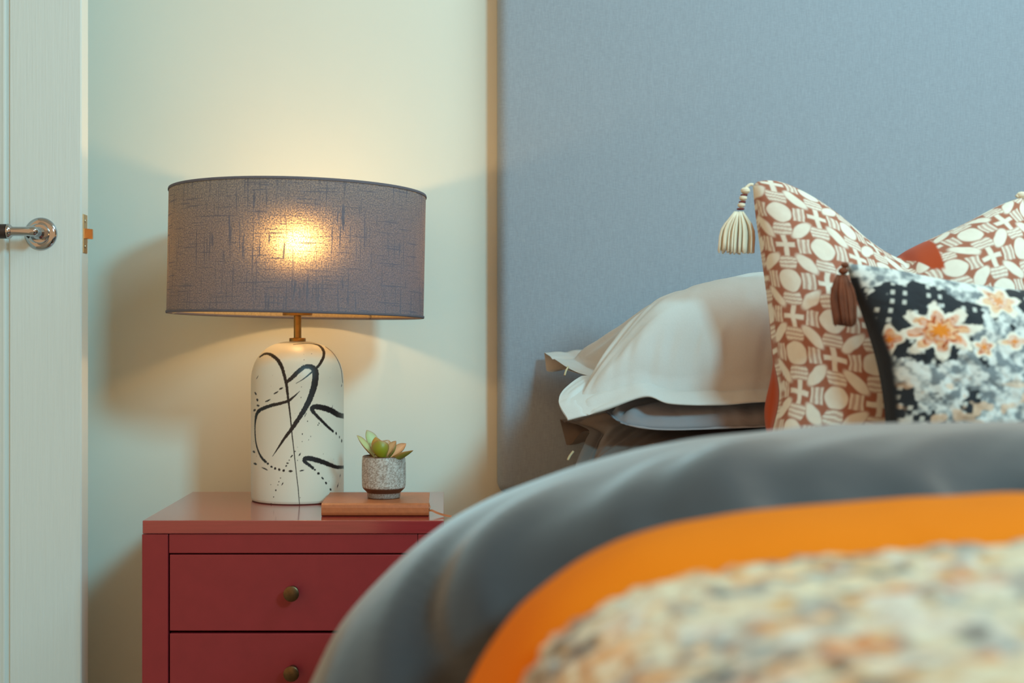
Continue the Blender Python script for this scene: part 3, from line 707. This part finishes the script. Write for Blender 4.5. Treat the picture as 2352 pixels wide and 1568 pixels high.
def pillow(name, label, Lc, Rc, Bc, Tc, up, down, material, fu, fv, wr=0.006, seed=0, m=110, n=170, drop=None, e=0.55, group=None, loc=None):
    S, u, v = coons(px3(Lc), px3(Rc), px3(Bc), px3(Tc), m, n)
    h = fat(u, v, fu, fv, e)
    # folds fanning out of the corners and along the flange seam
    foldn = 0
    for cu, cv in ((0, 0), (0, 1), (1, 0), (1, 1)):
        th = np.arctan2(v - cv, (u - cu) * 1.5); r = np.hypot(v - cv, (u - cu) * 1.5)
        foldn = foldn + (fbm(th * 6 + seed, r * 1.2, seed + 3, 2) - 0.5) * np.exp(-(r / 0.45) ** 2) * sstep(0.02, 0.15, r) * 2.6
    foldn = foldn + (fbm(u * 9 + seed, v * 5, seed + 9, 3) - 0.5) * 0.8
    foldn = foldn + (fbm(u * 26 + seed, v * 4, seed + 12, 2) - 0.5) * np.exp(-((np.minimum(v, 1 - v) - fv) / 0.07) ** 2) * 1.2
    seam = -0.003 * np.exp(-((np.minimum(u, 1 - u) - fu) / 0.012) ** 2) - 0.003 * np.exp(-((np.minimum(v, 1 - v) - fv) / 0.012) ** 2)
    top, bot = S.copy(), S.copy()
    upv = np.array([0, -0.16, 0.985])
    top += upv * (up * h + wr * foldn * (0.25 + h ** 0.5) + seam)[..., None]
    bot -= np.array([0, 0.15, 1.0]) * (down * h + 0.0025)[..., None]
    if drop: bot += drop(u, v)
    th_ = 0.0012
    V = np.concatenate([top.reshape(-1, 3), bot.reshape(-1, 3)])
    f1 = grid_faces(m, n, flip=False); f2 = grid_faces(m, n, flip=True) + m * n
    k = m * n; rim = []
    for i in range(n - 1): rim += [[i, i + k, i + 1 + k, i + 1], [(m - 1) * n + i, (m - 1) * n + i + 1, (m - 1) * n + i + 1 + k, (m - 1) * n + i + k]]
    for i in range(m - 1):
        if name == 'pillow' : pass
        rim += [[i * n + n - 1, i * n + n - 1 + k, (i + 1) * n + n - 1 + k, (i + 1) * n + n - 1]]
    o = obj(name, V, [list(q) for q in f1] + [list(q) for q in f2] + rim, material, loc=loc)
    o['label'] = label; o['category'] = 'pillow'
    if group: o['group'] = group
    return o
def drop1(u, v):
    k = np.exp(-(u / 0.10) ** 2) * np.exp(-((v - 1.0) / 0.14) ** 2)
    return np.stack([0.004 * k, 0 * k, -0.032 * k], -1)
p1 = pillow('pillow', 'white cotton pillow with a wide flat hem, topmost of the pillow stack',
   [(1304,962,1.865),(1284,914,1.90),(1330,866,1.99),(1352,862,2.10),(1304,845,2.22),(1250,808,2.335)],
   [(2180,950,1.87),(2230,900,1.95),(2200,850,2.1),(2230,820,2.22),(2150,800,2.335)],
   [(1304,962,1.865),(1392,938,1.862),(1482,908,1.858),(1540,924,1.852),(1650,927,1.85),(1780,919,1.85),(2000,925,1.85),(2180,950,1.87)],
   [(1250,808,2.335),(1400,800,2.325),(1600,790,2.32),(1800,790,2.32),(2000,795,2.325),(2150,800,2.335)],
   0.150, 0.012, M['linen'], 0.055, 0.085, 0.017, 2, drop=drop1, e=0.52, loc=P(1700, 960, 2.1))
p2 = pillow('pillow', 'white pillow with shade in its colour, squashed under the topmost white pillow',
   [(1425,968,1.885),(1390,940,1.93),(1410,930,2.05),(1330,905,2.31)],
   [(2150,975,1.87),(2200,930,2.1),(2150,905,2.31)],
   [(1425,968,1.885),(1475,980,1.872),(1560,984,1.865),(1775,977,1.86),(2000,975,1.86),(2150,975,1.87)],
   [(1330,905,2.31),(1500,900,2.31),(1800,898,2.31),(2150,905,2.31)],
   0.034, 0.012, M['linen_shaded'], 0.02, 0.03, 0.012, 31, e=0.4, loc=P(1700, 1000, 2.1))
def drop3(u, v):
    k = np.exp(-(u / 0.10) ** 2) * np.exp(-((v - 1.0) / 0.2) ** 2)
    return np.stack([0.012 * k, 0 * k, -0.045 * k], -1)
p3 = pillow('pillow', 'dark charcoal pillow at the bottom of the pillow stack',
   [(1335,1112,1.84),(1322,1070,1.88),(1345,1010,2.0),(1350,985,2.15),(1286,962,2.335)],
   [(2150,1100,1.85),(2220,1030,2.1),(2150,965,2.335)],
   [(1335,1112,1.84),(1450,1120,1.83),(1700,1120,1.83),(2150,1100,1.85)],
   [(1286,962,2.335),(1500,965,2.33),(1800,965,2.33),(2150,965,2.335)],
   0.040, 0.05, M['charcoal'], 0.04, 0.06, 0.012, 57, drop=drop3, e=0.42, loc=P(1700, 1180, 2.1))
for o, a_, b_ in ((p1, (1305,842,2.12), (1297,862,2.11)), (p3, (1317,1036,1.905), (1304,1056,1.90))):
    c = catmull([P(*a_), (P(*a_) + P(*b_)) / 2 + np.array([-0.001, -0.001, 0]), P(*b_)], 10)
    v, f = tube(c, 0.0017, 8); obj('tie_tab', v, f, M['tab'], o, label='small cream tab at the pillowcase opening')

# ------------------------------------------------------------------ cushions
def bump_shape(S, u, v, T, e, nrm):
    h = ((1 - (2 * u - 1) ** 2) * (1 - (2 * v - 1) ** 2)) ** e
    return S + np.asarray(nrm)[None, None] * (T * h)[..., None], h
def block_print(X, Y):
    """cream stamped circles, crosses, ladders and leaves on rust; X, Y in units of the repeat"""
    X = X + (fbm(X * 3, Y * 3, 71, 2) - 0.5) * 0.10; Y = Y + (fbm(X * 3, Y * 3, 77, 2) - 0.5) * 0.10
    rx, ry = np.round(X), np.round(Y); dx, dy = X - rx, Y - ry; par = np.mod(rx + ry, 2)
    e = 0.028
    S = lambda d: 1 - sstep(-e, e, d)
    circ = S(np.hypot(dx, dy) - 0.30) * (par < .5)
    ad, bd = np.abs(dx), np.abs(dy)
    cross = S(np.minimum(np.maximum(ad - 0.068, bd - 0.32), np.maximum(bd - 0.068, ad - 0.27))) * (par > .5)
    gx, gy = np.floor(X) + .5, np.floor(Y) + .5; lx, ly = X - gx, Y - gy
    # leaves at cell centres, pointing at the crosses
    s = np.where(np.mod(np.floor(X) + np.floor(Y), 2) < .5, -1.0, 1.0)
    p = (lx + s * ly) * .7071; q = (lx - s * ly) * .7071
    leafm = S((np.hypot(p / 0.37, q / 0.155) - 1) * 0.15)
    # ladders above and below the crosses, barred blocks beside them
    vy = Y - (np.floor(Y) + .5); vx = dx
    lw = 0.15 + 0.07 * np.where(par > .5, np.sign(vy), -np.sign(vy)) * 0 + 0.05 * np.cos(vy * 9)
    lad = S(np.maximum(np.abs(vx) - lw - 0.06, np.abs(vy) - 0.185)) * (0.5 + 0.5 * sstep(-.3, .25, np.cos(vy * 2 * np.pi / 0.115)))
    hx = X - (np.floor(X) + .5); hy = dy
    blk = S(np.maximum(np.abs(hx) - 0.16, np.abs(hy) - 0.21)) * (0.45 + 0.55 * sstep(-.3, .25, np.cos(hx * 2 * np.pi / 0.14)))
    m = np.maximum.reduce([circ, cross, leafm, lad * .95, blk * .9])
    return m * (0.9 + 0.1 * fbm(X * 9, Y * 9, 5, 2))
cA = thing('scatter_cushion', 'rust and cream block printed cushion with cream tassels, top corners peaked', 'cushion', P(2050, 1235, 1.74))
lean = lambda l: [P(x, y, 1.735 + 0.10 * (1000 - y) / 600.0) for x, y in l]
AL = lean([(1772,1235),(1755,1130),(1768,1020),(1790,910),(1776,820),(1766,720),(1750,600),(1736,500),(1729,428)])
AR = lean([(2380,1235),(2400,1130),(2380,1000),(2372,850),(2370,700),(2362,560),(2347,452)])
AB = lean([(1772,1235),(1900,1225),(2080,1222),(2250,1225),(2380,1235)])
AT = lean([(1729,428),(1745,416),(1790,420),(1850,448),(1920,493),(2000,550),(2060,584),(2078,588),(2105,570),(2150,546),(2220,512),(2290,474),(2347,452)])
m, n = 420, 430
S, u, v = coons(AL, AR, AB, AT, m, n)
dip = np.exp(-((u - 0.52) / 0.20) ** 2) * sstep(0.35, 1.0, v)
G, h = bump_shape(S, u, v, 0.115, 0.42, (0, -1.0, 0.10))
G = G + np.array([0, 1.0, 0.0]) * (0.045 * dip)[..., None]
G = G + np.array([0, -1, 0]) * ((fbm(u * 9, v * 9, 12, 3) - 0.5) * 0.010 * (h ** .5))[..., None]
crease = np.exp(-((u - 0.575 + (1 - v) * 0.35) / 0.018) ** 2) * sstep(0.86, 0.97, v)
G = G + np.array([0, 1.0, -0.2]) * (0.012 * crease)[..., None]
su = np.concatenate([np.zeros((m, 1)), np.cumsum(np.linalg.norm(np.diff(G, axis=1), axis=2), axis=1)], 1); su = su - su[:, n // 3:n // 3 + 1] + 0.16
sv = np.concatenate([np.zeros((1, n)), np.cumsum(np.linalg.norm(np.diff(G, axis=0), axis=2), axis=0)], 0)
a_ = 0.0540
mk = block_print(su / a_ + 0.35, sv / a_ + 0.1)
rust_c, crm = np.array(srgb((168, 106, 84))), np.array(srgb((238, 230, 214)))
C = rust_c + (crm - rust_c) * mk[..., None]
# the fold at the dip shows the plain back cloth
ppx, ppy = VX + S[..., 0] / S[..., 1] * F, VY - (S[..., 2] - H) / S[..., 1] * F
fold_m = sstep(2071, 2076, ppx - (ppy - 585) * 0.9) * (1 - sstep(2136, 2142, ppx)) * sstep(640, 628, ppy)
C = C + (np.array(srgb((180, 72, 34))) - C) * fold_m[..., None]
obj('front_cover', G.reshape(-1, 3), [list(q) for q in grid_faces(m, n)], M['print'], cA, colors=C.reshape(-1, 3), label='cream and rust block printed front')
S2 = S[::7, ::7]; u2, v2 = u[::7, ::7], v[::7, ::7]
S2 = np.concatenate([S2, S[::7, -1:]], 1); u2 = np.concatenate([u2, u[::7, -1:]], 1); v2 = np.concatenate([v2, v[::7, -1:]], 1)
Gb, hb_ = bump_shape(S2, u2, v2, 0.075, 0.45, (0, 1.0, 0.0))
side = sstep(0.0, 0.05, u2) * (1 - u2) * 0
lw_ = np.exp(-((v2 - 0.36) / 0.12) ** 2) * np.exp(-((u2 - 0.06) / 0.03) ** 2)
Gb = Gb - np.array([0.030, 0, 0]) * lw_[..., None]
obj('back_cover', Gb.reshape(-1, 3), [list(q) for q in grid_faces(*Gb.shape[:2], flip=True)], M['rust'], cA, label='plain rust back')

def tassel(parent, beads, top, bottom_l, bottom_r, spread, mat_s, n=70, r=0.0010, seed=1, bead_mat=None, thread=None, waist=0.35):
    rg = np.random.default_rng(seed)
    t = None
    parts = [ ]
    top = np.asarray(top); bl, br = np.asarray(bottom_l), np.asarray(bottom_r)
    for k in range(n):
        a = rg.uniform(0, 2 * math.pi); q = math.sqrt(rg.uniform(0, 1))
        s = 0.5 + 0.5 * q * math.cos(a); dpt = q * math.sin(a) * spread
        end = bl + (br - bl) * s + np.array([0, dpt, rg.uniform(-0.004, 0.003)])
        head = top + np.array([(s - .5) * 0.012, dpt * 0.25, rg.uniform(-0.001, 0.001)])
        mid = head + (end - head) * 0.42 + (np.array([(s - .5), 0, 0]) * np.linalg.norm(br - bl) * waist)
        parts.append(tube(catmull([head, mid, end], 7), r * rg.uniform(0.8, 1.25), 5))
    v, f = join(parts)
    t = obj('tassel', v, f, mat_s, parent, label=None); t['kind'] = 'stuff'
    for c, rad in beads:
        lathe_obj('bead', [(0, -rad * .8), (rad * .6, -rad * .65), (rad, -rad * .2), (rad, rad * .25), (rad * .6, rad * .68), (0, rad * .8)], c, bead_mat or mat_s, t, 20)
    if thread:
        for c, rad in thread:
            lathe_obj('binding_thread', [(rad * .8, -0.0012), (rad, -0.0006), (rad, 0.0006), (rad * .8, 0.0012)], c, M['thread'], t, 18)
    return t
D = 1.825
t = tassel(cA, [(P(1712,438,D), .0066), (P(1707,455,D), .0056), (P(1703,471,D), .0054)], P(1697,487,D), P(1648,576,D), P(1731,578,D), 0.016, M['cream'], 95, 0.0013, 3, thread=[(P(1709,448,D), .0052), (P(1705,464,D), .0052), (P(1701,480,D), .0056)])
v, f = tube(catmull([P(1730,424,D), P(1722,424,D), P(1712,432,D)], 8), 0.0022, 8); obj('tassel_cord', v, f, M['cream'], t)
t = tassel(cA, [(P(2346,448,D), .0066), (P(2356,462,D), .0056), (P(2366,476,D), .0054)], P(2376,490,D), P(2350,585,D), P(2425,580,D), 0.016, M['cream'], 60, 0.0013, 5)
v, f = tube(catmull([P(2335,452,D), P(2342,446,D), P(2346,446,D)], 8), 0.0028, 8); obj('tassel_cord', v, f, M['cream'], t)

cC = thing('scatter_cushion', 'charcoal floral cushion with white stitching and a brown tassel, in front', 'cushion', P(2380, 1160, 1.58))
lean = lambda l: [P(x, y, 1.575 + 0.06 * (1000 - y) / 400.0) for x, y in l]
CL = lean([(2030,1165),(2036,1080),(2034,980),(2026,900),(2010,820),(1984,735),(1960,665),(1944,606)])
CR = lean([(2740,1165),(2725,1080),(2720,900),(2735,750),(2770,620)])
CB = lean([(2030,1165),(2200,1160),(2450,1158),(2740,1165)])
CT = lean([(1944,606),(1975,608),(2050,620),(2150,641),(2250,657),(2352,668),(2480,668),(2620,645),(2770,620)])
m, n = 330, 430
S, u, v = coons(CL, CR, CB, CT, m, n)
G, h = bump_shape(S, u, v, 0.095, 0.42, (0, -1.0, 0.06))
G = G + np.array([0, -1, 0]) * ((fbm(u * 16, v * 12, 14, 3) - 0.5) * 0.008 * (h ** .5))[..., None]
X, Y = VX + S[..., 0] / S[..., 1] * F, VY - (S[..., 2] - H) / S[..., 1] * F     # the print's own plane, laid out flat on the cloth
C = np.zeros(G.shape) + np.array(srgb((48, 51, 56)))
def put(c, mask):
    global C; C = C + (np.array(srgb(c)) - C) * np.clip(mask, 0, 1)[..., None]
rx_ = X * math.cos(.14) + Y * math.sin(.14); ry_ = -X * math.sin(.14) + Y * math.cos(.14)
ax_ = np.abs(((rx_ / 24.0) % 1) - .5) * 24; ay_ = np.abs(((ry_ / 21.0) % 1) - .5) * 21
st = (1 - sstep(3.2, 5.0, ax_)) * (1 - sstep(4.2, 6.0, ay_))
ci, ri = np.floor(rx_ / 24.0), np.floor(ry_ / 21.0)
st = st * (np.mod(ci + np.floor(ri / 5) * 1, 3) < 1.5) * (_h(ci, ri, 77) > 0.12)
wv = fbm(X / 14, Y / 14, 61, 3)
fol = fbm(X / 62 + 3, Y / 62, 85, 4)
fol = fol + 0.10 * sstep(2080, 2330, X) * sstep(840, 900, Y) + 0.16 * sstep(2230, 2340, X) * sstep(700, 760, Y) - 0.05 * sstep(2120, 2040, X) * sstep(640, 700, Y)
fol = fol + 0.22 * sstep(668, 636, Y - (X - 1960) * 0.07)
fm = sstep(0.50, 0.545, fol + (wv - .5) * 0.22)
put((186, 190, 188), fm * (0.72 + 0.28 * sstep(.35, .6, wv)))
put((226, 226, 220), fm * sstep(0.52, 0.64, wv) * 0.9)
put((110, 118, 124), fm * sstep(0.46, 0.38, wv) * 0.75)
put((206, 206, 198), st * (1 - fm) * 0.95 * sstep(2012, 2024, X - (Y - 850) * 0.08 + (900 - Y) * 0.18))
def flower(cx, cy, rx, ry, k, ph, white=0.0, seed=1):
    dx, dy = (X - cx) / rx, (Y - cy) / ry; r = np.hypot(dx, dy); t = np.arctan2(dy, dx)
    edge = 0.80 + 0.20 * np.cos(k * t + ph) + (fbm(X / 9, Y / 9, seed, 2) - .5) * 0.28
    put((236, 228, 212), (1 - sstep(0.98, 1.10, r / edge)))
    nn = fbm(X / 16, Y / 16, seed + 5, 2); w = 1 - white
    put((220, 122, 60), (1 - sstep(0.70, 0.84, r / edge)) * w * (0.55 + 0.45 * sstep(.4, .55, nn)))
    put((236, 200, 160), (1 - sstep(0.70, 0.84, r / edge)) * sstep(0.5, 0.62, nn) * 0.7)
    put((178, 80, 38), sstep(0.44, 0.5, r / edge) * (1 - sstep(0.58, 0.64, r / edge)) * sstep(.50, .60, fbm(X / 11, Y / 11, seed + 9, 2)) * (w * .9 + .15))
    put((224, 130, 40), (1 - sstep(0.20, 0.34, r / edge)) * (w * .8 + .3))
flower(2112, 768, 84, 62, 8, 0.6, 0.0, 3)
flower(2248, 702, 50, 40, 6, 0.2, 0.45, 13)
flower(2020, 784, 26, 34, 4, 0.3, 0.1, 23)
flower(2198, 806, 26, 26, 5, 1.3, 0.25, 33)
flower(2262, 794, 34, 20, 4, 0.3, 0.3, 43)
flower(2318, 818, 32, 18, 4, 0.9, 0.3, 53)
flower(2450, 760, 70, 60, 7, 0.2, 0.1, 63); flower(2560, 880, 60, 55, 8, 0.9, 0.2, 73)
put((226, 190, 160), sstep(0.58, 0.66, fbm(X / 26 + 7, Y / 24, 91, 2)) * sstep(860, 900, Y) * 0.8)
put((40, 42, 48), 1 - sstep(6, 16, X - (1944 + np.interp(Y, [606, 665, 735, 820, 900, 980, 1170], [0, 16, 44, 72, 86, 92, 90]))) * 1.0 - (Y < 640) * 1.0)
obj('front_cover', G.reshape(-1, 3), [list(q) for q in grid_faces(m, n)], M['floral'], cC, colors=C.reshape(-1, 3), label='charcoal cloth with orange flowers and white stitches')
S2, u2, v2 = (q[::7, ::7] for q in (S, u, v))
S2 = np.concatenate([S2, S[::7, -1:]], 1); u2 = np.concatenate([u2, u[::7, -1:]], 1); v2 = np.concatenate([v2, v[::7, -1:]], 1)
Gb, _ = bump_shape(S2, u2, v2, 0.05, 0.45, (0, 1.0, 0.0))
obj('back_cover', Gb.reshape(-1, 3), [list(q) for q in grid_faces(*Gb.shape[:2], flip=True)], M['dark_cloth'], cC, label='plain black back')
D = 1.615
tassel(cC, [(P(1941,609,D), .0050), (P(1937,622,D), .0062)], P(1934,632,D), P(1917,742,D), P(1966,744,D), 0.012, M['brown_yarn'], 110, 0.0013, 8, waist=0.5)
